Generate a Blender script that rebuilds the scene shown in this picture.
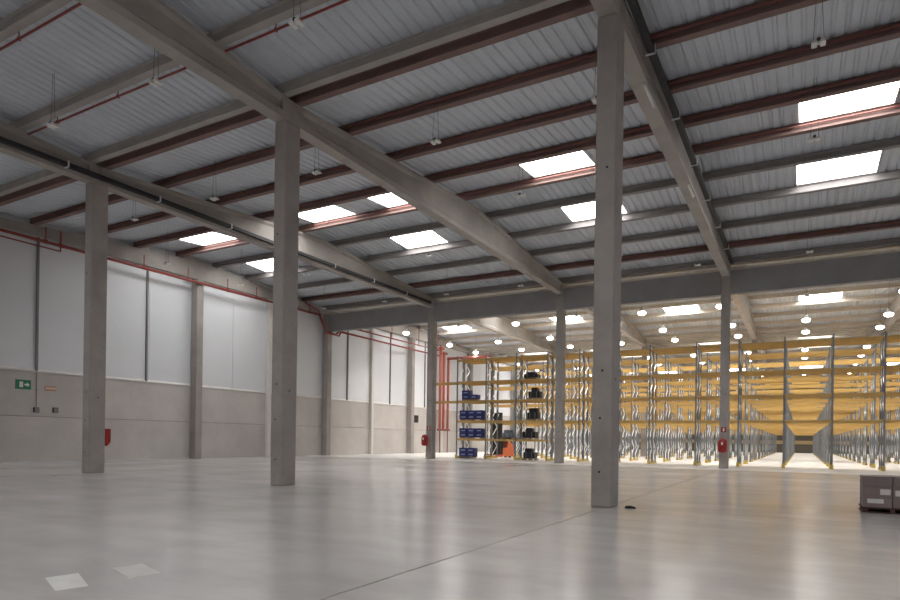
import bpy, math, random
from mathutils import Matrix, Vector
random.seed(7)
for o in list(bpy.data.objects): bpy.data.objects.remove(o)
S = bpy.context.scene
COL = S.collection

# ------------------------------------------------------------------ camera
FPX, YAW, ROLL, CY, EYE = 624.0, 0.513, 0.014, 438.8, 1.6
cd = bpy.data.cameras.new('camera'); cam = bpy.data.objects.new('camera', cd); COL.objects.link(cam)
cd.sensor_width = 36.0; cd.lens = FPX / 900.0 * 36.0; cd.shift_y = (CY - 300.0) / 900.0
cd.clip_start = 0.05; cd.clip_end = 400
fwd = Vector((-math.sin(YAW), math.cos(YAW), 0)); right = Vector((math.cos(YAW), math.sin(YAW), 0)); up = Vector((0, 0, 1))
c, s = math.cos(ROLL), math.sin(ROLL)
cr = c * right + s * up; cu = -s * right + c * up
m3 = Matrix((cr, cu, -fwd)).transposed()
cam.matrix_world = Matrix.Translation((0, 0, EYE)) @ m3.to_4x4()
S.camera = cam

# ------------------------------------------------------------------ world, exposure
w = bpy.data.worlds.new('world'); S.world = w; w.use_nodes = True
w.node_tree.nodes['Background'].inputs[0].default_value = (0.75, 0.82, 0.9, 1)
w.node_tree.nodes['Background'].inputs[1].default_value = 1.0
vs = S.view_settings
vs.view_transform = 'Standard'; vs.look = 'None'; vs.gamma = 1.0; vs.use_curve_mapping = False
vs.exposure = 0.0
SKY_L = 10.8        # radiance of the daylit skylight sheets
LAMP_L = 11.0; LAMP_W = 1200.0      # radiance of the burning high-bay lamps

# ------------------------------------------------------------------ grid of the hall
GX = [-36.2, -25.5, -14.9, -4.2, 6.45, 17.1, 27.75, 38.4]     # frame lines
VY = [-11.7, 15.25, 42.2, 69.15, 96.1, 123.05]                # valley (column) lines
ZR = 11.88            # rafter soffit
ZV, ZA = 12.6, 13.55  # rafter top at the valley and at the apex
PH = 0.35             # purlin depth
def ztop(y):          # top of rafter = underside of purlins
    for a, b in zip(VY[:-1], VY[1:]):
        if a <= y <= b:
            m = (a + b) / 2
            return ZV + (ZA - ZV) * (1 - abs(y - m) / (m - a))
    return ZV

# ------------------------------------------------------------------ materials
M = {}
def mat(name, col, rough=0.7, var=0.0, scale=3.0, metal=0.0, bump=0.0, bscale=None, emit=0.0, objvar=0.0, stretch=None, spec=0.5):
    m = bpy.data.materials.new(name); m.use_nodes = True
    nt = m.node_tree; b = nt.nodes['Principled BSDF']
    b.inputs['Base Color'].default_value = (*col, 1); b.inputs['Roughness'].default_value = rough
    b.inputs['Metallic'].default_value = metal; b.inputs['Specular IOR Level'].default_value = spec
    tc = nt.nodes.new('ShaderNodeTexCoord'); src = tc.outputs['Object']
    if stretch:
        mp = nt.nodes.new('ShaderNodeMapping'); mp.inputs['Scale'].default_value = stretch
        nt.links.new(src, mp.inputs[0]); src = mp.outputs[0]
    if var or objvar:
        n = nt.nodes.new('ShaderNodeTexNoise'); n.inputs['Scale'].default_value = scale
        n.inputs['Detail'].default_value = 6; n.inputs['Roughness'].default_value = 0.65
        nt.links.new(src, n.inputs['Vector'])
        mr = nt.nodes.new('ShaderNodeMapRange'); mr.inputs['From Min'].default_value = 0.3; mr.inputs['From Max'].default_value = 0.7
        mr.inputs['To Min'].default_value = 1 - var; mr.inputs['To Max'].default_value = 1 + var
        nt.links.new(n.outputs['Fac'], mr.inputs['Value'])
        fac = mr.outputs[0]
        if objvar:
            oi = nt.nodes.new('ShaderNodeObjectInfo'); m2 = nt.nodes.new('ShaderNodeMapRange')
            m2.inputs['To Min'].default_value = 1 - objvar; m2.inputs['To Max'].default_value = 1 + objvar
            nt.links.new(oi.outputs['Random'], m2.inputs['Value'])
            mu = nt.nodes.new('ShaderNodeMath'); mu.operation = 'MULTIPLY'
            nt.links.new(fac, mu.inputs[0]); nt.links.new(m2.outputs[0], mu.inputs[1]); fac = mu.outputs[0]
        vm = nt.nodes.new('ShaderNodeVectorMath'); vm.operation = 'SCALE'; vm.inputs[0].default_value = col
        nt.links.new(fac, vm.inputs['Scale']); nt.links.new(vm.outputs[0], b.inputs['Base Color'])
    if bump:
        n2 = nt.nodes.new('ShaderNodeTexNoise'); n2.inputs['Scale'].default_value = bscale or scale * 6
        n2.inputs['Detail'].default_value = 4
        nt.links.new(src, n2.inputs['Vector'])
        bp = nt.nodes.new('ShaderNodeBump'); bp.inputs['Strength'].default_value = bump; bp.inputs['Distance'].default_value = 0.02
        nt.links.new(n2.outputs['Fac'], bp.inputs['Height']); nt.links.new(bp.outputs[0], b.inputs['Normal'])
    if emit:
        b.inputs['Emission Color'].default_value = (*col, 1); b.inputs['Emission Strength'].default_value = emit
    M[name] = m; return m

mat('concrete', (0.34, 0.31, 0.29), 0.85, 0.16, 0.9, bump=0.25, bscale=30)
mat('rafter_concrete', (0.37, 0.34, 0.31), 0.85, 0.12, 0.7, bump=0.2, bscale=25)
mat('girder_grey', (0.29, 0.283, 0.283), 0.8, 0.10, 0.8, bump=0.2, bscale=20)
mat('purlin_grey', (0.36, 0.335, 0.315), 0.85, 0.12, 0.7, bump=0.15, bscale=25)
mat('purlin_brown', (0.20, 0.125, 0.11), 0.8, 0.12, 0.7, bump=0.15, bscale=25)
mat('purlin_grey_shaded', (0.24, 0.222, 0.215), 0.85, 0.12, 0.7, bump=0.15, bscale=25)  # grey purlin concrete, with the shade over the open floor put into its colour
mat('purlin_pale', (0.62, 0.57, 0.50), 0.85, 0.10, 0.7)
mat('deck', (0.53, 0.565, 0.61), 0.55, 0.08, 0.35, metal=0.0)
mat('wall_concrete', (0.53, 0.492, 0.468), 0.88, 0.10, 0.5, bump=0.2, bscale=18, objvar=0.05)
mat('cladding', (0.72, 0.73, 0.75), 0.5, 0.025, 0.5)
mat('flashing', (0.72, 0.69, 0.66), 0.5, 0.05, 2)
mat('post_grey', (0.20, 0.195, 0.195), 0.6, 0.05, 2)
mat('post_white', (0.68, 0.65, 0.61), 0.6, 0.05, 2)
mat('red_pipe', (0.26, 0.045, 0.035), 0.4, 0.08, 3)
mat('brown_pipe', (0.20, 0.07, 0.055), 0.5, 0.08, 3)
mat('riser_red', (0.45, 0.11, 0.075), 0.4, 0.06, 3)
mat('red_paint', (0.30, 0.014, 0.014), 0.35, 0.04, 4)
mat('black', (0.02, 0.019, 0.02), 0.6, 0.1, 4)
mat('dark_metal', (0.05, 0.048, 0.047), 0.6, 0.1, 4)
mat('lamp_white', (0.72, 0.71, 0.69), 0.4, 0.03, 4)
mat('steel', (0.22, 0.24, 0.265), 0.4, 0.10, 3, metal=0.35)
mat('galvanised', (0.74, 0.76, 0.78), 0.4, 0.08, 5, metal=0.2)
mat('rack_yellow', (0.62, 0.40, 0.13), 0.5, 0.06, 2)
mat('guard_yellow', (0.62, 0.47, 0.12), 0.5, 0.06, 2)
mat('chipboard', (0.58, 0.42, 0.22), 0.8, 0.12, 6)
mat('crate_blue', (0.02, 0.03, 0.17), 0.45, 0.08, 5)
mat('crate_label', (0.34, 0.40, 0.62), 0.5, 0.15, 25)
mat('black_wrap', (0.018, 0.017, 0.02), 0.35, 0.15, 6, bump=0.4, bscale=9)
mat('grey_wrap', (0.22, 0.25, 0.30), 0.4, 0.15, 6, bump=0.4, bscale=9)
mat('pallet_wood', (0.42, 0.31, 0.19), 0.85, 0.15, 4, objvar=0.1)
mat('dark_pallet_wood', (0.085, 0.04, 0.035), 0.85, 0.15, 4)
mat('carton_brown', (0.24, 0.185, 0.18), 0.75, 0.12, 3, objvar=0.12)
mat('paper_white', (0.70, 0.68, 0.66), 0.7, 0.03, 4)
mat('truck_orange', (0.62, 0.15, 0.06), 0.4, 0.05, 3)
mat('rubber', (0.015, 0.015, 0.015), 0.8, 0.1, 5)
mat('sign_green', (0.03, 0.22, 0.10), 0.5, 0.03, 4)
mat('sign_orange', (0.55, 0.30, 0.20), 0.5, 0.05, 4)
mat('floor_paint', (0.66, 0.645, 0.63), 0.5, 0.10, 4)
mat('floor_paint_worn', (0.56, 0.54, 0.53), 0.45, 0.06, 4)
mat('joint_filler', (0.10, 0.095, 0.09), 0.9, 0.1, 3)
mat('back_wall', (0.15, 0.13, 0.10), 0.85, 0.10, 0.5)
mat('skylight_glow', (1.0, 1.0, 0.99), 0.4, emit=SKY_L)
mat('lamp_glow', (1.0, 0.96, 0.90), 0.4, emit=LAMP_L)

def floor_mat(name, col, r0, r1, var):
    """polished power-floated concrete: broad cloudy tone, streaks from the trowel, uneven gloss"""
    m = bpy.data.materials.new(name); m.use_nodes = True; nt = m.node_tree; b = nt.nodes['Principled BSDF']
    g = nt.nodes.new('ShaderNodeNewGeometry'); L = nt.links.new
    def noise(sc, det, st=None):
        v = g.outputs['Position']
        if st:
            mp = nt.nodes.new('ShaderNodeMapping'); mp.inputs['Scale'].default_value = st; L(v, mp.inputs[0]); v = mp.outputs[0]
        n = nt.nodes.new('ShaderNodeTexNoise'); n.inputs['Scale'].default_value = sc; n.inputs['Detail'].default_value = det
        n.inputs['Roughness'].default_value = 0.6; L(v, n.inputs['Vector']); return n.outputs['Fac']
    def rng(v, a, b_, c_=0.3, d_=0.7):
        r = nt.nodes.new('ShaderNodeMapRange'); r.inputs['From Min'].default_value = c_; r.inputs['From Max'].default_value = d_
        r.inputs['To Min'].default_value = a; r.inputs['To Max'].default_value = b_; L(v, r.inputs['Value']); return r.outputs[0]
    def mul(a, b_):
        r = nt.nodes.new('ShaderNodeMath'); r.operation = 'MULTIPLY'; L(a, r.inputs[0]); L(b_, r.inputs[1]); return r.outputs[0]
    oi = nt.nodes.new('ShaderNodeObjectInfo')
    f = mul(rng(noise(0.25, 5), 1 - var, 1 + var, .2, .8), rng(noise(1.1, 5, (0.35, 1.0, 1)), 1 - var * 0.8, 1 + var * 0.8, .2, .8))
    f = mul(f, rng(oi.outputs['Random'], 0.93, 1.07, 0, 1))
    vm = nt.nodes.new('ShaderNodeVectorMath'); vm.operation = 'SCALE'; vm.inputs[0].default_value = col
    L(f, vm.inputs['Scale']); L(vm.outputs[0], b.inputs['Base Color'])
    L(rng(noise(0.3, 1), r0, r1), b.inputs['Roughness'])
    b.inputs['Specular IOR Level'].default_value = 0.5
    M[name] = m
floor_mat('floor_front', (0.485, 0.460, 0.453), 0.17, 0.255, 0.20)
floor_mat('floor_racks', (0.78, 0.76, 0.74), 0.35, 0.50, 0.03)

# ------------------------------------------------------------------ mesh helpers
class MB:
    def __init__(s): s.v = []; s.f = []
    def box(s, x0, x1, y0, y1, z0, z1):
        n = len(s.v)
        s.v += [(x0,y0,z0),(x1,y0,z0),(x1,y1,z0),(x0,y1,z0),(x0,y0,z1),(x1,y0,z1),(x1,y1,z1),(x0,y1,z1)]
        s.f += [tuple(n+i for i in q) for q in ((0,3,2,1),(4,5,6,7),(0,1,5,4),(1,2,6,5),(2,3,7,6),(3,0,4,7))]
        return s
    def cbox(s, x, y, z, dx, dy, dz): return s.box(x-dx/2, x+dx/2, y-dy/2, y+dy/2, z, z+dz)
    def bevbox(s, x0, x1, y0, y1, z0, z1, b):
        """box with chamfered vertical edges and chamfered top/bottom rims"""
        def ring(i, z): return [(x0+i+b,y0+i,z),(x1-i-b,y0+i,z),(x1-i,y0+i+b,z),(x1-i,y1-i-b,z),(x1-i-b,y1-i,z),(x0+i+b,y1-i,z),(x0+i,y1-i-b,z),(x0+i,y0+i+b,z)]
        R = [ring(b*.6, z0), ring(0, z0+b), ring(0, z1-b), ring(b*.6, z1)]
        n = len(s.v)
        for r in R: s.v += r
        s.f.append(tuple(n+i for i in reversed(range(8)))); s.f.append(tuple(n+24+i for i in range(8)))
        for k in range(3):
            for i in range(8):
                j = (i+1) % 8; s.f.append((n+k*8+i, n+k*8+j, n+k*8+8+j, n+k*8+8+i))
        return s
    def extrude(s, prof, axis, a, b):
        """closed profile (list of 2D) extruded along an axis: 'x' -> (y,z), 'y' -> (x,z), 'z' -> (x,y)"""
        def P(p, t):
            return {'x': (t, p[0], p[1]), 'y': (p[0], t, p[1]), 'z': (p[0], p[1], t)}[axis]
        n = len(s.v); k = len(prof)
        s.v += [P(p, a) for p in prof] + [P(p, b) for p in prof]
        s.f.append(tuple(n+i for i in range(k))); s.f.append(tuple(n+k+i for i in reversed(range(k))))
        for i in range(k):
            j = (i+1) % k; s.f.append((n+i, n+k+i, n+k+j, n+j))
        return s
    def bar(s, p, q, wd, ht=None):
        """square bar from p to q"""
        p = Vector(p); q = Vector(q); d = (q-p).normalized(); ht = ht or wd
        u = d.cross(Vector((0,0,1)));
        if u.length < 1e-3: u = Vector((1,0,0))
        u.normalize(); v_ = u.cross(d).normalized()
        n = len(s.v)
        for e in (p, q):
            for a, b in ((-1,-1),(1,-1),(1,1),(-1,1)): s.v.append(tuple(e + u*a*wd/2 + v_*b*ht/2))
        s.f += [tuple(n+i for i in q_) for q_ in ((0,1,2,3),(7,6,5,4),(0,4,5,1),(1,5,6,2),(2,6,7,3),(3,7,4,0))]
        return s
    def tube(s, p, q, r, k=8, r2=None):
        p = Vector(p); q = Vector(q); d = (q-p).normalized(); r2 = r if r2 is None else r2
        u = d.cross(Vector((0,0,1)))
        if u.length < 1e-3: u = Vector((1,0,0))
        u.normalize(); v_ = d.cross(u)
        n = len(s.v)
        for e, rr in ((p, r), (q, r2)):
            for i in range(k):
                a = 2*math.pi*i/k; s.v.append(tuple(e + u*math.cos(a)*rr + v_*math.sin(a)*rr))
        s.f.append(tuple(n+i for i in reversed(range(k)))); s.f.append(tuple(n+k+i for i in range(k)))
        for i in range(k):
            j = (i+1) % k; s.f.append((n+i, n+j, n+k+j, n+k+i))
        return s
    def lathe(s, prof, k=14, c0=(0,0,0)):
        n = len(s.v)
        for r, z in prof:
            for i in range(k):
                a = 2*math.pi*i/k; s.v.append((c0[0]+r*math.cos(a), c0[1]+r*math.sin(a), c0[2]+z))
        for t in range(len(prof)-1):
            for i in range(k):
                j = (i+1) % k; s.f.append((n+t*k+i, n+t*k+j, n+t*k+k+j, n+t*k+k+i))
        s.f.append(tuple(n+i for i in reversed(range(k)))); m_ = n+(len(prof)-1)*k; s.f.append(tuple(m_+i for i in range(k)))
        return s
    def mesh(s, name, m, smooth=False):
        me = bpy.data.meshes.new(name); me.from_pydata(s.v, [], s.f); me.validate(); me.update()
        import bmesh
        bm = bmesh.new(); bm.from_mesh(me); bmesh.ops.recalc_face_normals(bm, faces=bm.faces); bm.to_mesh(me); bm.free()
        me.materials.append(M[m])
        if smooth:
            for p in me.polygons: p.use_smooth = True
        return me
def place(name, me, parent=None, loc=(0,0,0), rz=0.0, scale=None):
    o = bpy.data.objects.new(name, me); COL.objects.link(o); o.location = loc; o.rotation_euler = (0, 0, rz)
    if scale: o.scale = scale
    o.parent = parent; return o
def obj(name, mb, m, parent=None, loc=(0,0,0), rz=0.0, smooth=False): return place(name, mb.mesh(name, m, smooth), parent, loc, rz)
def tag(o, label, cat, group=None):
    o['label'] = label; o['category'] = cat
    if group: o['group'] = group
    return o
def struct(o): o['kind'] = 'structure'; return o
def empty(name, loc=(0,0,0), rz=0.0):
    o = bpy.data.objects.new(name, None); COL.objects.link(o); o.location = loc; o.rotation_euler = (0,0,rz); return o
def thing(name, label, cat, loc=(0,0,0), rz=0.0, group=None): return tag(empty(name, loc, rz), label, cat, group)
def copy_tree(o, parent=None, loc=None, label=None):
    n = o.copy(); COL.objects.link(n); n.parent = parent
    if loc: n.location = loc
    if label: n['label'] = label
    for ch in list(o.children): copy_tree(ch, n)
    return n

# ================================================================== FLOOR
FX0, FX1, FY0, FY1 = -36.5, 38.6, -11.9, 123.2
floor = struct(obj('floor', MB().box(FX0, FX1, FY0, FY1, -0.30, -0.012), 'joint_filler'))
YEDGE = 39.6
xs = [FX0, -25.5, -14.9, -4.1, 6.45, 17.1, 27.75, FX1]
ys = [FY0, 1.8, 15.0, 27.4, YEDGE, 55.6, 69.15, 82.6, 96.1, 109.5, FY1]
for i in range(len(xs)-1):
    for j in range(len(ys)-1):
        gx0 = 0.014 if abs(xs[i]+4.1) < .01 else 0.004
        gx1 = 0.014 if abs(xs[i+1]+4.1) < .01 else 0.004
        gy0 = 0.007 if abs(ys[j]-15) < .1 else 0.003
        gy1 = 0.007 if abs(ys[j+1]-15) < .1 else 0.003
        obj('floor_slab', MB().box(xs[i]+gx0, xs[i+1]-gx1, ys[j]+gy0, ys[j+1]-gy1, -0.2, 0.0),
            'floor_front' if ys[j] < YEDGE-.1 else 'floor_racks', floor)

# ================================================================== ROOF DECK AND SKYLIGHTS
PITCH = 0.355; CD = 0.05
def patch(x0, x1, ya, yb):
    """trapezoidal sheet with ribs running along y, following the roof slope"""
    za, zb = ztop(ya)+PH, ztop(yb)+PH
    if abs(ya-VY[0]) > .1 or True: pass
    prof = []
    k0 = math.floor(x0/PITCH)
    for k in range(k0, math.ceil(x1/PITCH)+1):
        for u, h in ((0,0),(.55,0),(.68,CD),(.87,CD)):
            prof.append((k*PITCH + u*PITCH, h))
    P = [p for p in prof if x0 < p[0] < x1]
    def hat(x):
        t = (x/PITCH) % 1
        return 0 if t < .55 else (CD*(t-.55)/.13 if t < .68 else (CD if t < .87 else CD*(1-(t-.87)/.13)))
    P = [(x0, hat(x0))] + P + [(x1, hat(x1))]
    b = MB(); n = len(P)
    b.v = [(x, ya, za+h) for x, h in P] + [(x, yb, zb+h) for x, h in P]
    b.f = [(i, i+1, n+i+1, n+i) for i in range(n-1)]
    return b
ceiling = struct(empty('ceiling', (0,0,0)))
RISE = [(-33.6,-30.5),(-24.3,-21.3),(-19.2,-16.2),(-10.95,-8.05),(-0.25,2.75),(10.4,13.4),(21.0,24.0)]
FALL = [(-34.2,-31.2),(-21.9,-18.9),(-11.1,-8.1),(-0.35,2.75),(10.3,13.4),(20.9,24.0)]
SP = (VY[1]-VY[0])/9.0            # purlin spacing
sky_id = 0
for si in range(5):
    a, b = VY[si], VY[si+1]; mid = (a+b)/2
    for half, lst in ((0, [h for h in RISE if si == 1 or h[0] != -19.2]), (1, FALL)):
        y0, y1 = (a, mid) if half == 0 else (mid, b)
        s0, s1 = (a+SP*3+.16, a+SP*4-.16) if half == 0 else (a+SP*5+.16, a+SP*6-.16)
        for ya, yb, holes in ((y0, s0, []), (s0, s1, lst), (s1, y1, [])):
            edges = [FX0-.2] + [e for h in holes for e in h] + [FX1+.05]
            for i in range(0, len(edges), 2):
                # sheets are laid bay by bay
                cuts = [edges[i]] + [g for g in GX if edges[i]+.5 < g < edges[i+1]-.5] + [edges[i+1]]
                for p, q in zip(cuts[:-1], cuts[1:]): obj('deck_sheet', patch(p, q, ya, yb), 'deck', ceiling)
        for (p, q) in lst:
            zone = ['behind the open floor', 'above the open concrete floor', 'above the yellow racks', 'above the rear racks', 'above the last racks'][si]
            side = ['just before the roof ridge', 'just past the roof ridge'][half]
            bayn = '%s bay from left wall' % 'first second third fourth fifth sixth seventh'.split()[sum(1 for g in GX if g < p)-1]
            if si == 1 and half == 0 and p < -20 and p > -25: lab = 'bright skylight just before the roof ridge, one of a close pair beside a rafter'
            else: lab = 'skylight ' + side + ' ' + zone + ', ' + bayn
            t = thing('skylight', lab, 'skylight', ((p+q)/2, s0, 0), 0, 'skylights ' + zone)
            L_, W_ = s1-s0, (q-p)/2
            za, zb = ztop(s0)+PH, ztop(s1)+PH
            pane = MB(); pane.v = [(-W_,0,za+.03),(W_,0,za+.03),(W_,L_,zb+.03),(-W_,L_,zb+.03),(-W_,0,za+.06),(W_,0,za+.06),(W_,L_,zb+.06),(-W_,L_,zb+.06)]
            pane.f = [(0,3,2,1),(4,5,6,7),(0,1,5,4),(1,2,6,5),(2,3,7,6),(3,0,4,7)]
            obj('pane', pane, 'skylight_glow', t)
            fr = MB()
            for xx in (-W_, W_): fr.bar((xx, 0, za+.04), (xx, L_, zb+.04), .06, .10)
            fr.bar((-W_, 0, za+.04), (W_, 0, za+.04), .06, .10); fr.bar((-W_, L_, zb+.04), (W_, L_, zb+.04), .06, .10)
            obj('frame', fr, 'flashing', t)

# ================================================================== WALLS
WX = -36.5
wl = struct(obj('wall_left', MB().box(WX-.35, WX-.12, FY0, FY1, 0, 14.4), 'post_grey'))
ywall = [15.25 + 6.7375*k for k in range(-4, 17)]
ywall[0] = FY0; ywall[-1] = FY1
for a, b in zip(ywall[:-1], ywall[1:]):
    for z0, z1 in ((0, 2.5), (2.5, 4.95)):
        obj('concrete_panel', MB().bevbox(WX-.12, WX, a+.012, b-.012, z0+.012, z1-.012, .012), 'wall_concrete', wl)
    m_ = (a+b)/2
    for p, q in ((a, m_), (m_, b)):
        obj('cladding_panel', MB().box(WX-.12, WX-.03, p+.01, q-.01, 5.0, 14.2), 'cladding', wl)
    obj('flashing_strip', MB().extrude([(WX-.1, 4.94), (WX+.05, 4.94), (WX+.05, 5.0), (WX-.03, 5.1), (WX-.1, 5.1)], 'y', a, b), 'flashing', wl)
for y in (18.6, 25.15, 45.35, 52.2, 58.9):
    obj('steel_post', MB().box(WX-.03, WX+.08, y-.055, y+.055, 5.0, 12.28), 'post_grey', wl)
for y in (22.0, 35.5, 48.95, 62.4):
    obj('wall_post', MB().bevbox(WX, WX+.30, y-.17, y+.17, 0.0, 12.5, .03), 'post_white', wl)
wb = struct(obj('wall_back', MB().box(FX0, FX1, FY1-.1, FY1+.2, 0, 14.4), 'back_wall'))
for k in range(7):
    obj('wall_rail', MB().box(FX0+k*10.73+.02, FX0+(k+1)*10.73-.02, FY1-.16, FY1-.1, 1.5, 2.1), 'chipboard', wb)
wr = struct(obj('wall_right', MB().box(FX1-.1, FX1+.2, FY0, FY1, 0, 14.4), 'cladding'))
wf = struct(obj('wall_front', MB().box(FX0, FX1, FY0-.2, FY0+.1, 0, 14.4), 'cladding'))

# ================================================================== COLUMNS
CWX, CWY = 0.5, 0.68
col_me = MB().bevbox(-CWX/2, CWX/2, -CWY/2, CWY/2, 0, ZR, .03).mesh('concrete_column', 'concrete')
wcol_me = MB().bevbox(-.29, .3, -.27, .27, 0, 12.275, .03).mesh('concrete_column', 'concrete')
corbel_me = MB().extrude([(-.25,-.75),(.25,-.75),(.25,0),(-.25,0)], 'x', -.3, .3).mesh('corbel', 'concrete')
hole_me = MB().tube((0,-.006,0), (0,.02,0), .03, 8).mesh('fixing_hole', 'black')
cols = {
 (1,1): 'grey concrete column with a red hose box on its far side',
 (2,1): 'tall grey concrete column in the open floor, second from the left wall',
 (3,1): 'widest grey concrete column, standing beside the dark floor joint and rubber wedge',
 (1,2): 'concrete column with red extinguisher cover, next to the rack of blue crates',
 (2,2): 'concrete column under the grey girder, carrying no red equipment',
 (3,2): 'concrete column under the grey girder with a red extinguisher cover and red sign',
}
def column(gi, vi, label, group=None):
    t = thing('concrete_column', label, 'column', (GX[gi], VY[vi], 0), 0, group)
    place('shaft', col_me, t)
    return t
for (gi, vi), lab in cols.items():
    t = column(gi, vi, lab)
    zs = {1: (0.85, 2.15, 3.3, 8.2), 2: (2.2, 4.6)}[vi]
    for z in zs: place('fixing_hole', hole_me, t, (random.uniform(-.06,.06), -CWY/2, z))
    if vi == 1:
        for z in (3.1,):
            place('fixing_hole', hole_me, t, (CWX/2, random.uniform(-.1,.1), z), math.pi/2)
column(4, 2, 'concrete column under the grey girder at its right-hand end')
for vi in (3, 4):
    for gi in range(1, 5): column(gi, vi, 'concrete column standing between back-to-back yellow racks', 'columns among the racks')
for k, y in enumerate((15.25, 28.72, 42.2, 55.67, 69.15, 82.6, 96.1)):
    t = thing('wall_column', ['concrete wall column at the near end of the left wall', 'concrete wall column midway between white posts, below the red pipe',
        'concrete wall column where the grey girder meets the wall', 'concrete wall column just past the red-painted riser bend',
        'concrete wall column behind the racks', 'concrete wall column behind the racks', 'concrete wall column behind the racks'][k], 'column', (WX+.3, y, 0), 0,
        'wall columns behind the racks' if k > 3 else None)
    place('shaft', wcol_me, t)

# ================================================================== RAFTERS, GIRDER
def rafter_mesh(a, b):
    """delta-shaped precast I-beam: level soffit, top pitched to an apex at mid-span"""
    L = b-a; H0, H1 = ZV-ZR, ZA-ZR
    mb = MB()
    # bottom flange, web, top flange built as stations along y
    st = [0, L/2, L]
    def sec(h):
        return [(-.23,0),(.23,0),(.23,.22),(.10,.34),(.10,h-.22),(.21,h-.12),(.21,h),(-.21,h),(-.21,h-.12),(-.10,h-.22),(-.10,.34),(-.23,.22)]
    n = 12
    for y, h in zip(st, (H0, H1, H0)): mb.v += [(x, y, z) for x, z in sec(h)]
    for k in range(2):
        for i in range(n):
            j = (i+1) % n; mb.f.append((k*n+i, k*n+j, k*n+n+j, k*n+n+i))
    mb.f.append(tuple(range(n))); mb.f.append(tuple(2*n+i for i in reversed(range(n))))
    # solid end blocks over the columns
    for y0, y1 in ((0.0, .45), (L-.45, L)): mb.box(-.229, .229, y0+.005, y1-.005, .005, H0-.005)
    return mb
raf_me = rafter_mesh(VY[1]+.01, VY[2]-.01).mesh('roof_rafter', 'rafter_concrete')
ZE = 12.28
def eaves_mesh():
    b = MB(); L = VY[2]-VY[1]-.02
    for y, z in ((0, ZV), (L/2, ZA), (L, ZV)): b.v += [(-.17,y,ZE),(.15,y,ZE),(.15,y,z),(-.17,y,z)]
    for k in range(2):
        for i in range(4): j = (i+1) % 4; b.f.append((k*4+i, k*4+j, k*4+4+j, k*4+4+i))
    b.f += [(0,1,2,3),(8,9,10,11)]
    return b
eaves_me = eaves_mesh().mesh('eaves_beam', 'rafter_concrete')
span_lab = ['before the first columns', 'over the open floor', 'above the front racks', 'above the middle racks', 'above the rear racks']
names = {0: 'along the left wall', 1: 'in line with hose-box column', 2: 'second from left wall', 3: 'in line with widest column', 4: 'fourth from left wall', 5: 'fifth from left wall', 6: 'sixth from left wall'}
for si in range(5):
    for gi in range(0, 7):
        lab = 'pale concrete rafter ' + span_lab[si] + ', ' + names[gi]
        if gi == 0:
            tag(place('eaves_beam', eaves_me, None, (WX+.2, VY[si]+.01, 0)), 'concrete edge beam on the left wall columns, ' + span_lab[si], 'beam'); continue
        t = tag(place('roof_rafter', raf_me, None, (GX[gi] if gi else WX+.35, VY[si]+.01, ZR)), lab, 'beam', 'roof rafters')
# cable trays along two rafters
def tray(x, z, label):
    t = thing('cable_tray', label, 'cable tray', (x, VY[0]+1, z))
    L = VY[2]-VY[0]-2
    obj('channel', MB().box(-.09,.09,0,L,0,.03).box(-.09,-.07,0,L,.03,.16).box(.07,.09,0,L,.03,.16).box(-.06,.06,0,L,.03,.10), 'black', t)
    for k in range(13):
        obj('bracket', MB().box(-.16,.09,k*4.0+.5,k*4.0+.56,-.03,0).box(.09,.12,k*4.0+.5,k*4.0+.56,-.03,.22), 'galvanised', t)
tray(-25.5+.37, 12.02, 'black cable tray on the rafter near the left wall')
tray(-4.2+.42, 12.42, 'black cable tray on the rafter of the widest column')
# girder on the column line in front of the racks
GH = 1.36
for gi in range(0, 7):
    x0, x1 = ((GX[gi] if gi else WX+.35)+.26, GX[gi+1]-.26)
    lab = ['from the left wall to the column by the blue crates', 'over the rack of blue crates', 'over the dense silver rack frames', 'above the wide floor aisle between rack frames', 'in the fifth bay from the left wall', 'in the sixth bay from the left wall', 'in the last bay'][gi]
    t = thing('cross_girder', 'dark grey deep concrete girder ' + lab, 'beam', (x0, VY[2], 10.86), 0, 'girders across the hall')
    obj('web', MB().box(0, x1-x0, -.30, -.02+.1, 0, GH), 'girder_grey', t)
    obj('bottom_flange', MB().box(0, x1-x0, -.34, .16, -.10, .0), 'girder_grey', t)

ORD = 'first second third fourth fifth sixth seventh eighth ninth tenth eleventh twelfth thirteenth fourteenth fifteenth sixteenth seventeenth eighteenth nineteenth twentieth twenty-first twenty-second twenty-third twenty-fourth twenty-fifth twenty-sixth'.split()
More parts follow.
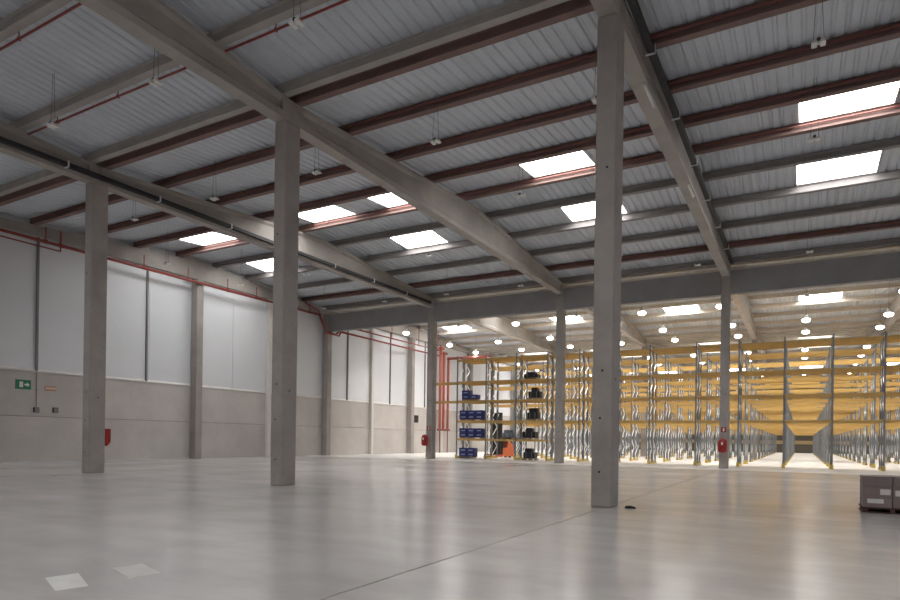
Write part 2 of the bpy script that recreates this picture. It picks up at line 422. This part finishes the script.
# ================================================================== PURLINS, SPRINKLER PIPES
def purlin_mesh(L, m):
    return MB().extrude([(-.13,0),(.13,0),(.13,.07),(.07,.11),(.07,PH-.07),(.12,PH-.01),(-.12,PH-.01),(-.07,PH-.07),(-.07,.11),(-.13,.07)], 'x', -L/2, L/2).mesh('roof_purlin', m)
PM = {}
def purlin(x0, x1, y, m, label, group):
    L = round(x1-x0-.02, 3)
    if (L, m) not in PM: PM[(L, m)] = purlin_mesh(L, m)
    z = ztop(y)
    return tag(place('roof_purlin', PM[(L, m)], None, ((x0+x1)/2, y, z+.004)), label, 'purlin', group)
bay_name = ['bay beside the left wall'] + [q + ' bay from left wall' for q in ('second','third','fourth','fifth','sixth','seventh')]
for si in range(4):
    a = VY[si]
    for k in range(0, 10):
        y = a + SP*k
        if k == 9: y -= .36
        if k == 0: y += .30
        for bi in range(7):
            if si == 0 and (k < 4): continue
            if bi > 5 : continue
            x0 = WX+.02 if bi == 0 else GX[bi]; x1 = GX[bi+1]
            if si == 0: m_, kind = 'purlin_grey', 'grey roof purlin, %s before the first columns' % ORD[9-k]
            elif si == 1: m_, kind = ('purlin_brown', 'red-brown roof purlin, %s beyond the first columns' % ORD[k]) if k in (0,1,2,3,4,8) else ('purlin_grey_shaded', 'grey roof purlin, %s beyond the first columns' % ORD[k])
            else: m_, kind = 'purlin_pale', ('pale roof purlin, %s beyond the grey girder' % ORD[k] if si == 2 else 'pale roof purlin above rear racks, %s beyond their columns' % ORD[k])
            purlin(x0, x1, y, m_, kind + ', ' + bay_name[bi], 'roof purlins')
def pipe_run(name, pts, r, label, group=None, m='red_pipe', hangers=()):
    t = thing(name, label, 'pipe', pts[0], 0, group)
    mb = MB(); o = Vector(pts[0])
    for p, q in zip(pts[:-1], pts[1:]): mb.tube(Vector(p)-o, Vector(q)-o, r, 8)
    obj('pipe', mb, m, t, smooth=True)
    el = MB()
    for p in pts[1:-1]: el.lathe([(r*.5,-r*1.2),(r*1.25,-r*.6),(r*1.25,r*.6),(r*.5,r*1.2)], 8, Vector(p)-o)
    if len(pts) > 2: obj('elbow', el, m, t)
    for (hx, hy, z0, z1) in hangers:
        obj('hanger', MB().tube(Vector((hx,hy,z0))-o, Vector((hx,hy,z1))-o, .018 if r < .06 else .035, 6).cbox(hx-o.x, hy-o.y, z0-r-.01-o.z, .05, r*2.6, r*2.4), m, t)
    return t
for si, ks in ((0, (4,5,6,7,8)), (1, (1,2,3,4,8))):
    for k in ks:
        y = VY[si]+SP*k + (.24 if si == 0 else -.17); z = ztop(VY[si]+SP*k) - (.06 if si == 0 else -.20)
        hs = [(x, y, z, ztop(y)+(PH if si == 0 else .28)) for x in [-34+3.55*i for i in range(20)]]
        lab = ('thin red sprinkler pipe hung beyond the grey purlin %s before the first columns' % ORD[9-k] if si == 0 else 'thin red sprinkler pipe along the red-brown purlin %s beyond the first columns' % ORD[k])
        pipe_run('sprinkler_pipe', [(WX+.4, y, z), (27.7, y, z)], .036, lab, 'sprinkler branch pipes under the roof', m='red_pipe' if si == 0 else 'brown_pipe', hangers=hs)
# red main along the left wall
hs = [(-35.75, y, 11.95, 12.75) for y in (18.6,19.4,24.4,27.6,30.9,33.6,37.0,39.4)]
pipe_run('sprinkler_main', [(-35.75, 4.0, 11.95), (-35.75, 40.6, 11.95), (-35.75, 41.5, 10.62), (-35.75, 42.8, 10.62), (-35.75, 43.2, 10.95), (-35.75, 60.9, 10.95)], .09, 'long red sprinkler main running below the roof along the left wall', hangers=hs)
main_ = [o for o in bpy.data.objects if o.name == 'sprinkler_main'][0]; o_ = Vector((-35.75, 4.0, 11.95))
obj('branch', MB().tube(Vector((-35.7,16.0,11.62))-o_, Vector((-35.7,19.35,11.62))-o_, .04).tube(Vector((-35.7,19.35,11.62))-o_, Vector((-35.7,19.35,12.6))-o_, .04), 'red_pipe', main_)
pipe_run('sprinkler_main', [(-35.5, 38.6, 12.55), (-35.5, 40.2, 12.2), (-35.5, 41.3, 10.5), (-35.5, 42.9, 10.5), (-35.5, 43.6, 11.45), (-35.5, 60.6, 11.5)], .07, 'red sprinkler main dipping under the grey girder along the wall', hangers=[(-35.5, y, 11.47, ztop(y)+PH+.01) for y in (46, 51, 56, 60)])
for k, (x, y, zt) in enumerate(((-35.9, 61.3, 11.9), (-35.9, 62.1, 11.4), (-35.9, 63.1, 10.9))):
    pipe_run('sprinkler_riser', [(x, y, 2.75), (x, y, zt), (x+.1 if k < 2 else x+5.5, y+(.5 if k < 2 else 0), zt)], .15,
        ['tall red sprinkler riser nearest the column with the cover', 'tall red sprinkler riser between two others beside the racks', 'tall red sprinkler riser bending over toward the racks'][k], m='riser_red')
tag(obj('riser_header', MB().tube((0,-1.3,0),(0,1.3,0),.12,10).cbox(.0,-.9,-2.62,.08,.08,2.6).cbox(.0,.9,-2.62,.08,.08,2.6), 'red_pipe', None, (-35.9, 62.2, 2.62)), 'red horizontal header pipe joining the foot of the risers', 'pipe')

# ================================================================== LAMPS
def make_lamp(lit):
    t = thing('high_bay_lamp', 'x', 'lamp')
    obj('housing', MB().lathe([(.05,.38),(.12,.34),(.14,.18),(.22,.12),(.27,.07),(.25,.05)], 14), 'lamp_white', t)
    obj('lens', MB().lathe([(.27,.06),(.31,.0),(.30,-.08),(.22,-.16),(.12,-.20),(.03,-.21)], 14), 'lamp_glow', t, smooth=True)
    if lit:
        sd = bpy.data.lights.new('lamp_beam', 'SPOT'); sd.energy = LAMP_W; sd.spot_size = math.radians(125); sd.spot_blend = .6; sd.shadow_soft_size = .25; sd.color = (1.0, .95, .88)
        so = place('lamp_beam', sd, t, (0, 0, -.24))
    obj('hook', MB().tube((0,0,.36),(0,0,.46),.02,6), 'dark_metal', t)
    return t
lit = make_lamp(True)
def make_flat_lamp():
    t = thing('flat_high_bay_lamp', 'x', 'lamp')
    obj('housing', MB().bevbox(-.16,-.03,-.13,.13,0,.07,.015).bevbox(.03,.16,-.13,.13,0,.07,.015).box(-.05,.05,-.05,.05,.02,.08), 'lamp_white', t)
    obj('driver', MB().bevbox(-.045,.045,-.11,.11,.07,.13,.012), 'dark_metal', t)
    return t
off = make_flat_lamp()
LX = [-32.3,-26.7,-21.2,-15.9,-10.75,-5.2,0.2,5.6,11.0]
first = True
LY = [48.7, 57.0, 63.0, 75.0, 82.0, 90.0, 101.0, 115.2]; LORD = 'first second third fourth fifth sixth seventh eighth ninth'.split()
for y in LY:
    for x in LX:
        row = 'over the first rack rows' if y < 60 else ('over the middle rack rows' if y < 80 else 'over the rear rack rows')
        lab = 'glowing high-bay lamp, %s row beyond the grey girder, %s from the left wall' % (LORD[LY.index(y)], LORD[LX.index(x)])
        if first: o = lit; first = False
        else: o = copy_tree(lit)
        o.location = (x, y, 11.45); o['label'] = lab; o['group'] = 'burning lamps ' + row
for ch_root in [o for o in bpy.data.objects if o.name.startswith('high_bay_lamp')]:
    x, y, z = ch_root.location
    place('hanging_cable', MB().tube((0,0,.44),(0,0,ztop(y)-11.45+PH+.03),.008,5).mesh('hanging_cable','dark_metal'), ch_root)
first = True
for y, lst in ((11.2, (-10.7,-16.0,-21.2,-27.0)), (17.9, (-27.0,-21.6,-16.0,-10.8,-5.3,.25)), (23.5, (-32.3,-10.1,.25)), (29.0, (-32.3,-26.6,-17.75,)), (37.2, (-32.3,-26.6,-21.4,-15.9,-10.6,-5.2,.25))):
    for x in lst:
        o = copy_tree(off)
        o.location = (x, y, 11.5)
        for sx in (-.12, .12): obj('cable', MB().tube((sx,0,.07),(sx*.3,0,ztop(y)+PH+.02-11.5),.006,5), 'dark_metal', o)
        row = {11.2:'over the near floor, before the first columns', 17.9:'just past the line of the first columns', 23.5:'before the roof ridge', 29.0:'under the roof ridge', 37.2:'in front of the grey girder'}[y]
        o['label'] = 'unlit white lamp ' + row + ', %s from left wall' % LORD[sorted(lst).index(x)]; o['group'] = 'unlit lamps ' + row
for ch in list(off.children): bpy.data.objects.remove(ch)
bpy.data.objects.remove(off)
for i, (y0, y1) in enumerate(((18.2, 19.6), (26.3, 27.6))):
    t = thing('batten_light', ['slim white batten light under the rafter close to the widest column', 'slim white batten light under the rafter farther from the widest column'][i], 'lamp', (-4.05, y0, ZR-.09))
    obj('tube', MB().tube((0,.03,.0),(0,y1-y0-.03,.0),.02,8), 'lamp_white', t); obj('base', MB().box(-.035,.035,0,y1-y0,.02,.088), 'lamp_white', t)

# ================================================================== RACKS
FRX = [1.68+2.7*k for k in range(5, -1, -1)] + [-1.02, -3.72, -6.42, -9.55, -12.2, -14.75, -17.3, -19.95, -22.62, -25.32, -28.25]
FRX = sorted(FRX)
LEV = [3.12, 4.8, 6.4, 8.25]; LOW = 1.62
RD = 1.1; FH = 8.55
def frame_mb(mb=None, x=0.0, brace=True, posts=True):
    mb = mb or MB()
    if posts:
        for y in (0.05, RD-.05):
            mb.box(x-.05, x+.05, y-.04, y+.04, .012, FH); mb.box(x-.08, x+.08, y-.07, y+.07, 0, .012)
    return mb
def brace_mb(mb=None, x=0.0):
    mb = mb or MB(); z = .25; k = 0
    mb.bar((x, .05, z), (x, RD-.05, z), .035, .05)
    while z + .85 < FH:
        p, q = ((.05, RD-.05) if k % 2 == 0 else (RD-.05, .05))
        mb.bar((x, p, z), (x, q, z+.80), .055, .065); z += .80; k += 1
    mb.bar((x, .05, FH-.2), (x, RD-.05, FH-.2), .035, .05)
    return mb
BH = .15
def beam_prof(mb, x0, x1, y, z):
    return mb.extrude([(y-.025,z-BH),(y+.025,z-BH),(y+.025,z-.03),(y+.012,z-.03),(y+.012,z),(y-.025,z)], 'x', x0, x1)
post_me = frame_mb().mesh('upright_frame', 'steel')
brc_me = brace_mb().mesh('bracing', 'galvanised')
guard_me = MB().extrude([(-.09,0),(-.05,0),(-.05,.16),(-.09,.16)], 'y', 0.0, RD).extrude([(.05,0),(.09,0),(.09,.16),(.05,.16)], 'y', 0.0, RD).box(-.09,.09,-.06,-.01,0,.3).mesh('foot_guard', 'guard_yellow')
bm_me = beam_prof(MB(), -.5, .5, 0, 0).mesh('beam', 'rack_yellow')
bar_me = MB().box(-.03,.03,.03,RD-.03,-.05,-.012).mesh('support_bar', 'rack_yellow')
con_me = MB().box(-.055,.055,-.03,-.026,-.22,.02).mesh('connector', 'rack_yellow')
# whole-row meshes for the rows behind
allf, allb, allbm, allg = MB(), MB(), MB(), MB()
for x in FRX[1:]: frame_mb(allf, x); brace_mb(allb, x); allg.box(x-.09,x-.055,0,RD,0,.16).box(x+.055,x+.09,0,RD,0,.16)
for x0, x1 in zip(FRX[1:-1], FRX[2:]):
    for z in LEV:
        for y in (.04, RD-.04): beam_prof(allbm, x0+.05, x1-.05, y, z)
allf = allf.mesh('upright_frames', 'steel'); allb = allb.mesh('bracings', 'galvanised'); allbm = allbm.mesh('beams', 'rack_yellow'); allg = allg.mesh('foot_guards', 'guard_yellow')
rows = []
for k in range(13):
    c_ = 46.05 + 5.9*k; rows += [c_, c_+RD+.12]
for r, y in enumerate(rows):
    if r == 0: lab = 'foremost yellow and grey pallet rack row, holding the blue crates'
    elif r == 1: lab = 'empty pallet rack row backing onto the foremost row, before the orange truck'
    elif r == 2: lab = 'empty yellow pallet rack row just behind the orange reach truck'
    elif r == 3: lab = 'empty pallet rack row backing onto the row behind the orange truck'
    else: lab = 'empty yellow pallet rack row, %s of the rows counted from the open floor' % ORD[r]
    t = thing('pallet_rack', lab, 'rack', (0, y, 0), 0, 'pallet rack rows')
    if r < 4:
        for x in (FRX if r == 0 else FRX[1:]):
            f = place('upright_frame', post_me, t, (x, 0, 0)); place('bracing', brc_me, f)
            place('foot_guard', guard_me, f)
        FF = FRX if r == 0 else FRX[1:]
        for x0, x1 in zip(FF[:-1], FF[1:]):
            for z in LEV[1:3] if x0 < -28 else LEV + ([LOW] if (r == 0 and x1 < -17) else []):
                for yy in (.04, RD-.04):
                    place('beam', bm_me, t, ((x0+x1)/2, yy, z), 0, (x1-x0-.1, 1, 1))
                if r == 0 and x1 < -17: continue
                for k in range(4):
                    if r > 1: break
                    place('support_bar', bar_me, t, (x0+(x1-x0)*(k+.5)/4, 0, z))
    else:
        place('upright_frames', allf, t)['kind'] = 'stuff'
        place('bracings', allb, t)['kind'] = 'stuff'
        place('beams', allbm, t)['kind'] = 'stuff'; place('foot_guards', allg, t)['kind'] = 'stuff'
rack0 = [o for o in bpy.data.objects if o.name == 'pallet_rack'][0]
R0 = rows[0]
for x0, x1 in zip(FRX[:-1], FRX[1:]):
    if x1 > -17 or x0 < -26: continue
    for z in [LOW] + LEV:
        for k in range(5):
            xa = x0+.06+(x1-x0-.12)*k/5; xb = x0+.06+(x1-x0-.12)*(k+1)/5-.03
            obj('deck_board', MB().box(xa, xb, .02, RD-.02, z, z+.022), 'chipboard', rack0)

# ---- pallets and goods on the foremost rack
def pallet(mb=None, L=1.2, W=.8):
    mb = MB()
    for x in (-L/2+.07, 0, L/2-.07):
        mb.box(x-.06, x+.06, -W/2, W/2, 0, .02); mb.box(x-.055, x+.055, -W/2+.02, W/2-.02, .02, .10)
    n = 7
    for k in range(n):
        yy = -W/2 + W*(k+.5)/n; mb.box(-L/2, L/2, yy-.045, yy+.045, .10, .125)
    return mb
pal_me = {L: pallet(None, L).mesh('wooden_pallet', 'pallet_wood') for L in (1.2, 1.0, 2.0)}
def crate_tree():
    t = thing('blue_crate', 'x', 'crate'); w_, d_, h_ = .70, .60, .36
    b = MB()
    b.box(-w_/2, w_/2, -d_/2, d_/2, 0, .02)
    b.box(-w_/2, w_/2, -d_/2, -d_/2+.02, .02, h_).box(-w_/2, w_/2, d_/2-.02, d_/2, .02, h_)
    b.box(-w_/2, -w_/2+.02, -d_/2+.02, d_/2-.02, .02, h_).box(w_/2-.02, w_/2, -d_/2+.02, d_/2-.02, .02, h_)
    obj('body', b, 'crate_blue', t)
    rim = MB().box(-w_/2-.015, w_/2+.015, -d_/2-.015, -d_/2, h_-.05, h_).box(-w_/2-.015, w_/2+.015, d_/2, d_/2+.015, h_-.05, h_)
    rim.box(-w_/2-.015, -w_/2, -d_/2, d_/2, h_-.05, h_).box(w_/2, w_/2+.015, -d_/2, d_/2, h_-.05, h_)
    obj('rim', rim, 'crate_blue', t)
    obj('label_plate', MB().box(-.20, .20, -d_/2-.006, -d_/2, .13, .22), 'crate_label', t)
    return t
crate0 = crate_tree(); cfirst = True
shelfz = {0: 0.0, 1: LOW+.022, 2: LEV[0]+.022, 3: LEV[1]+.022, 4: LEV[2]+.022}
shname = ['on the floor bay', 'on the lowest shelf', 'on the second shelf', 'on the third shelf', 'on the fourth shelf']
for lv, x0, n in ((0, -25.2, 2), (1, -25.2, 3), (2, -25.2, 3), (3, -25.0, 2)):
    z = shelfz[lv]
    L = 2.0 if n == 3 else 1.2
    xc = x0 + n*.74/2
    tag(place('wooden_pallet', pal_me[L], None, (xc, R0+.55, z+.002)), 'wooden pallet under the blue crates ' + shname[lv], 'pallet')
    for i in range(n):
        for h in range(2 if lv != 3 else 2):
            if lv == 3 and h == 1 and i == 1: continue
            o = crate0 if cfirst else copy_tree(crate0); cfirst = False
            o.location = (x0+.37+i*.74, R0+.55, z+.130+h*.365); o['label'] = 'dark blue crate %s, %s layer, %s' % (shname[lv], ['lower','upper'][h], 'toward the red risers' if i == 0 else ('toward the orange truck' if i == n-1 else 'in the middle')); o['group'] = 'blue crates ' + shname[lv]
def bundle(x, lv, w_, h_, m, label, seed):
    rnd = random.Random(seed)
    t = thing('wrapped_bundle', label, 'bundle', (x, R0+.55, shelfz[lv]+.13))
    b = MB().bevbox(-w_/2, w_/2, -.36, .36, 0, h_*.62, .05)
    b.bevbox(-w_/2+rnd.uniform(.05,.3), w_/2-rnd.uniform(.05,.3), -.3, .3, h_*.6, h_, .06)
    obj('wrap', b, m, t)
    s_ = MB()
    for sx in (-w_/4, w_/4): s_.box(sx-.02, sx+.02, -.365, -.355, .04, h_*.6)
    obj('strap', s_, 'grey_wrap' if m == 'black_wrap' else 'black_wrap', t)
    tag(place('wooden_pallet', pal_me[1.2], None, (x, R0+.55, shelfz[lv]+.002)), 'wooden pallet under the ' + label.split(' wrapped')[0] + ' bundle ' + shname[lv], 'pallet')
bundle(-18.85, 0, .95, .80, 'black_wrap', 'black wrapped bundle on the floor bay of the front rack', 1)
bundle(-18.9, 1, 1.1, .78, 'black_wrap', 'black wrapped bundle on the lowest shelf of the front rack', 2)
bundle(-20.75, 1, .95, .62, 'grey_wrap', 'grey wrapped bundle on the lowest shelf near the orange truck', 3)
bundle(-18.6, 2, .9, .85, 'black_wrap', 'black wrapped bundle on the second shelf of the front rack', 4)
bundle(-18.5, 3, .95, .80, 'black_wrap', 'black wrapped bundle on the third shelf of the front rack', 5)
bundle(-18.8, 4, 1.2, .45, 'black_wrap', 'flat black wrapped bundle on the fourth shelf of the front rack', 6)

# ---- reach truck in the first aisle
t = thing('reach_truck', 'orange reach truck with black mast behind the foremost rack', 'forklift', (-23.3, rows[1]+RD+1.6, 0), math.radians(62))
body = MB().extrude([(.15,.12),(1.35,.12),(1.35,.75),(1.15,1.25),(.75,1.45),(.62,.9),(.15,.85)], 'y', -.55, .55)
obj('chassis', body, 'truck_orange', t)
obj('cover', MB().bevbox(.2,.62,-.45,.45,.85,1.05,.04), 'black', t)
mast = MB()
for y in (-.38, .38): mast.box(-.14,.14,y-.07,y+.07,.1,3.95); mast.box(-.30,-.15,y-.05,y+.05,.1,3.6)
for z in (.3, 1.6, 2.9, 3.85): mast.box(-.06,.04,-.34,.34,z,z+.1)
obj('mast', mast, 'black', t)
g_ = MB()
for x, y in ((.15,-.5),(.15,.5),(1.1,-.5),(1.1,.5)): g_.box(x-.03,x+.03,y-.03,y+.03,.9,2.15)
g_.box(.1,1.15,-.55,.55,2.15,2.2)
obj('overhead_guard', g_, 'black', t)
for y in (-.25, .25): obj('fork', MB().box(-1.35,-.24,y-.06,y+.06,.06,.10).box(-.28,-.24,y-.06,y+.06,.06,.6), 'dark_metal', t)
for y in (-.50, .50): obj('support_leg', MB().box(-1.1,.16,y-.07,y+.07,.08,.28), 'truck_orange', t)
for x, y in ((-.9,-.5),(-.9,.5),(1.1,-.3),(1.1,.3)): obj('wheel', MB().tube((x,y-.06,.13),(x,y+.06,.13),.13,14), 'rubber', t)
obj('backrest', MB().bevbox(-.38,-.31,-.46,.46,.5,2.3,.02), 'black', t)
obj('seat', MB().bevbox(.55,.95,-.25,.25,1.42,1.52,.03).bevbox(.9,1.0,-.25,.25,1.5,1.95,.03), 'black', t)

# ================================================================== FIRE EQUIPMENT AND WALL ITEMS
def cover(x, y, z, label):
    t = thing('extinguisher_cover', label, 'extinguisher', (x, y, z))
    obj('body', MB().lathe([(.10,0),(.25,.05),(.28,.18),(.28,.62),(.24,.78),(.12,.88)], 14), 'red_paint', t, smooth=True)
    obj('bracket', MB().box(-.12,.12,.22,.335,.35,.5), 'dark_metal', t)
    obj('label_plate', MB().box(-.05,.05,-.288,-.276,.48,.64), 'paper_white', t)
cover(GX[1]-.14, VY[2]-CWY/2-.335, 1.02, 'red fire extinguisher cover on the column by the blue crates')
cover(GX[3]-.02, VY[2]-CWY/2-.335, 0.98, 'red fire extinguisher cover on the column before the silver rack frames')
for gi, lab in ((1, 'by the blue crates'), (3, 'before the silver rack frames')):
    t = thing('fire_sign', 'small red fire sign above the extinguisher on the column ' + lab, 'sign', (GX[gi], VY[2]-CWY/2-.012, 2.25))
    obj('plate', MB().box(-.15,.15,0,.01,0,.30), 'red_paint', t)
    obj('pictogram', MB().box(-.05,.05,-.004,0,.05,.22).box(-.02,.06,-.004,0,.22,.25), 'paper_white', t)
t = thing('hose_box', 'red fire hose box on the far side of the column near the left wall', 'fire box', (GX[1], VY[1]+CWY/2, 1.10))
obj('cabinet', MB().extrude([(0,0),(.10,0),(.24,.16),(.24,.72),(0,.72)], 'x', -.24, .24), 'red_paint', t)
obj('door', MB().box(-.21,.21,.241,.255,.20,.69), 'red_paint', t)
obj('handle', MB().box(.14,.17,.256,.275,.38,.50), 'dark_metal', t)
t = thing('exit_sign', 'green emergency exit sign on the concrete wall panel', 'sign', (WX+.005, 17.95, 3.95))
obj('plate', MB().box(0,.03,-.38,.38,0,.5), 'sign_green', t)
obj('pictogram', MB().box(.031,.036,-.20,-.02,.10,.40).extrude([(.05,.2),(.18,.2),(.18,.12),(.30,.25),(.18,.38),(.18,.30),(.05,.30)], 'x', .031, .036), 'paper_white', t)
t = thing('wall_notice', 'small faded orange notice on the concrete wall panel', 'sign', (WX+.005, 19.35, 3.95))
obj('plate', MB().box(0,.015,-.3,.3,0,.28), 'sign_orange', t); obj('strip', MB().box(.016,.02,-.26,.26,.12,.17), 'paper_white', t)
for y, z, lab in ((18.6, 2.72, 'small dark junction box at the foot of a wall conduit'), (19.6, 2.76, 'small dark socket box alone on the concrete wall')):
    t = thing('junction_box', lab, 'box', (WX+.005, y, z))
    obj('box', MB().bevbox(0,.12,-.14,.14,0,.28,.02), 'dark_metal', t); obj('lid', MB().box(.121,.13,-.11,.11,.03,.25), 'post_grey', t)
tag(obj('conduit', MB().tube((0,0,0),(0,0,1.95),.022,6).cbox(0,0,.9,.05,.08,.04), 'post_grey', None, (WX+.05, 18.6, 3.02)), 'thin vertical conduit on the concrete wall panel above a junction box', 'conduit')
t = thing('fuse_box', 'dark square fuse box on the wall left of the red risers', 'box', (WX+.005, 57.0, 3.3))
obj('box', MB().bevbox(0,.2,-.42,.42,0,.8,.03), 'dark_metal', t); obj('door', MB().box(.201,.215,-.36,.36,.06,.74), 'black', t)

# ================================================================== FLOOR ITEMS
t = thing('shipping_pallet', 'dark red-brown pallet beneath the stack of wrapped cartons', 'pallet', (1.86, 18.15, 0))
for x in (-.52, 0, .52): obj('stringer', MB().box(x-.05,x+.05,-.5,.5,.02,.10), 'dark_pallet_wood', t)
for y in (-.45, 0, .45): obj('bottom_board', MB().box(-.6,.6,y-.05,y+.05,0,.02), 'dark_pallet_wood', t)
for k in range(6): obj('top_board', MB().box(-.6,.6,-.5+.178*k,-.5+.178*k+.11,.10,.125), 'dark_pallet_wood', t)
first = None
for lv in range(3):
    for i in range(2):
        for j in range(2):
            t = thing('carton', 'dull brown carton in the %s layer of the stack on the dark pallet' % ['bottom','middle','top'][lv], 'carton', (1.86-.29+.58*i, 18.15-.24+.48*j, .127+lv*.245), 0, 'cartons on the dark pallet, layer %d' % (lv+1))
            obj('box', MB().bevbox(-.283,.283,-.233,.233,0,.24,.008), 'carton_brown', t)
            obj('tape', MB().box(-.284,.284,-.03,.03,.2401,.2415), 'paper_white', t)
            if j == 0 and (lv, i) in ((0,0),(1,1),(1,0)):
                dx = {(0,0): (-.20,.12,.10,.20), (1,0): (.05,.25,.06,.19), (1,1): (-.24,.1,.04,.17)}[(lv,i)]
                obj('label_plate', MB().box(dx[0],dx[1],-.236,-.2331,dx[2],dx[3]), 'paper_white', t)
tag(obj('rubber_wedge', MB().extrude([(-.13,0),(.13,0),(.11,.035),(-.02,.06),(-.11,.05)], 'y', -.06, .06), 'rubber', None, (-3.55, 15.15, 0), .3), 'small dark rubber wedge lying on the floor beside the widest column', 'wedge')
for k, (q, lab) in enumerate(((((-7.26,3.82),(-7.22,4.16),(-6.51,3.86),(-6.58,3.56)), 'bright white painted square on the floor'), (((-7.16,4.52),(-7.10,4.88),(-6.45,4.66),(-6.48,4.30)), 'worn pale painted square on the floor beside the brighter one'))):
    cx = sum(p[0] for p in q)/4; cy = sum(p[1] for p in q)/4
    tag(obj('floor_marking', MB().extrude([(p[0]-cx, p[1]-cy) for p in q], 'z', 0.0005, .002), ['floor_paint', 'floor_paint_worn'][k], None, (cx, cy, 0)), lab, 'marking')
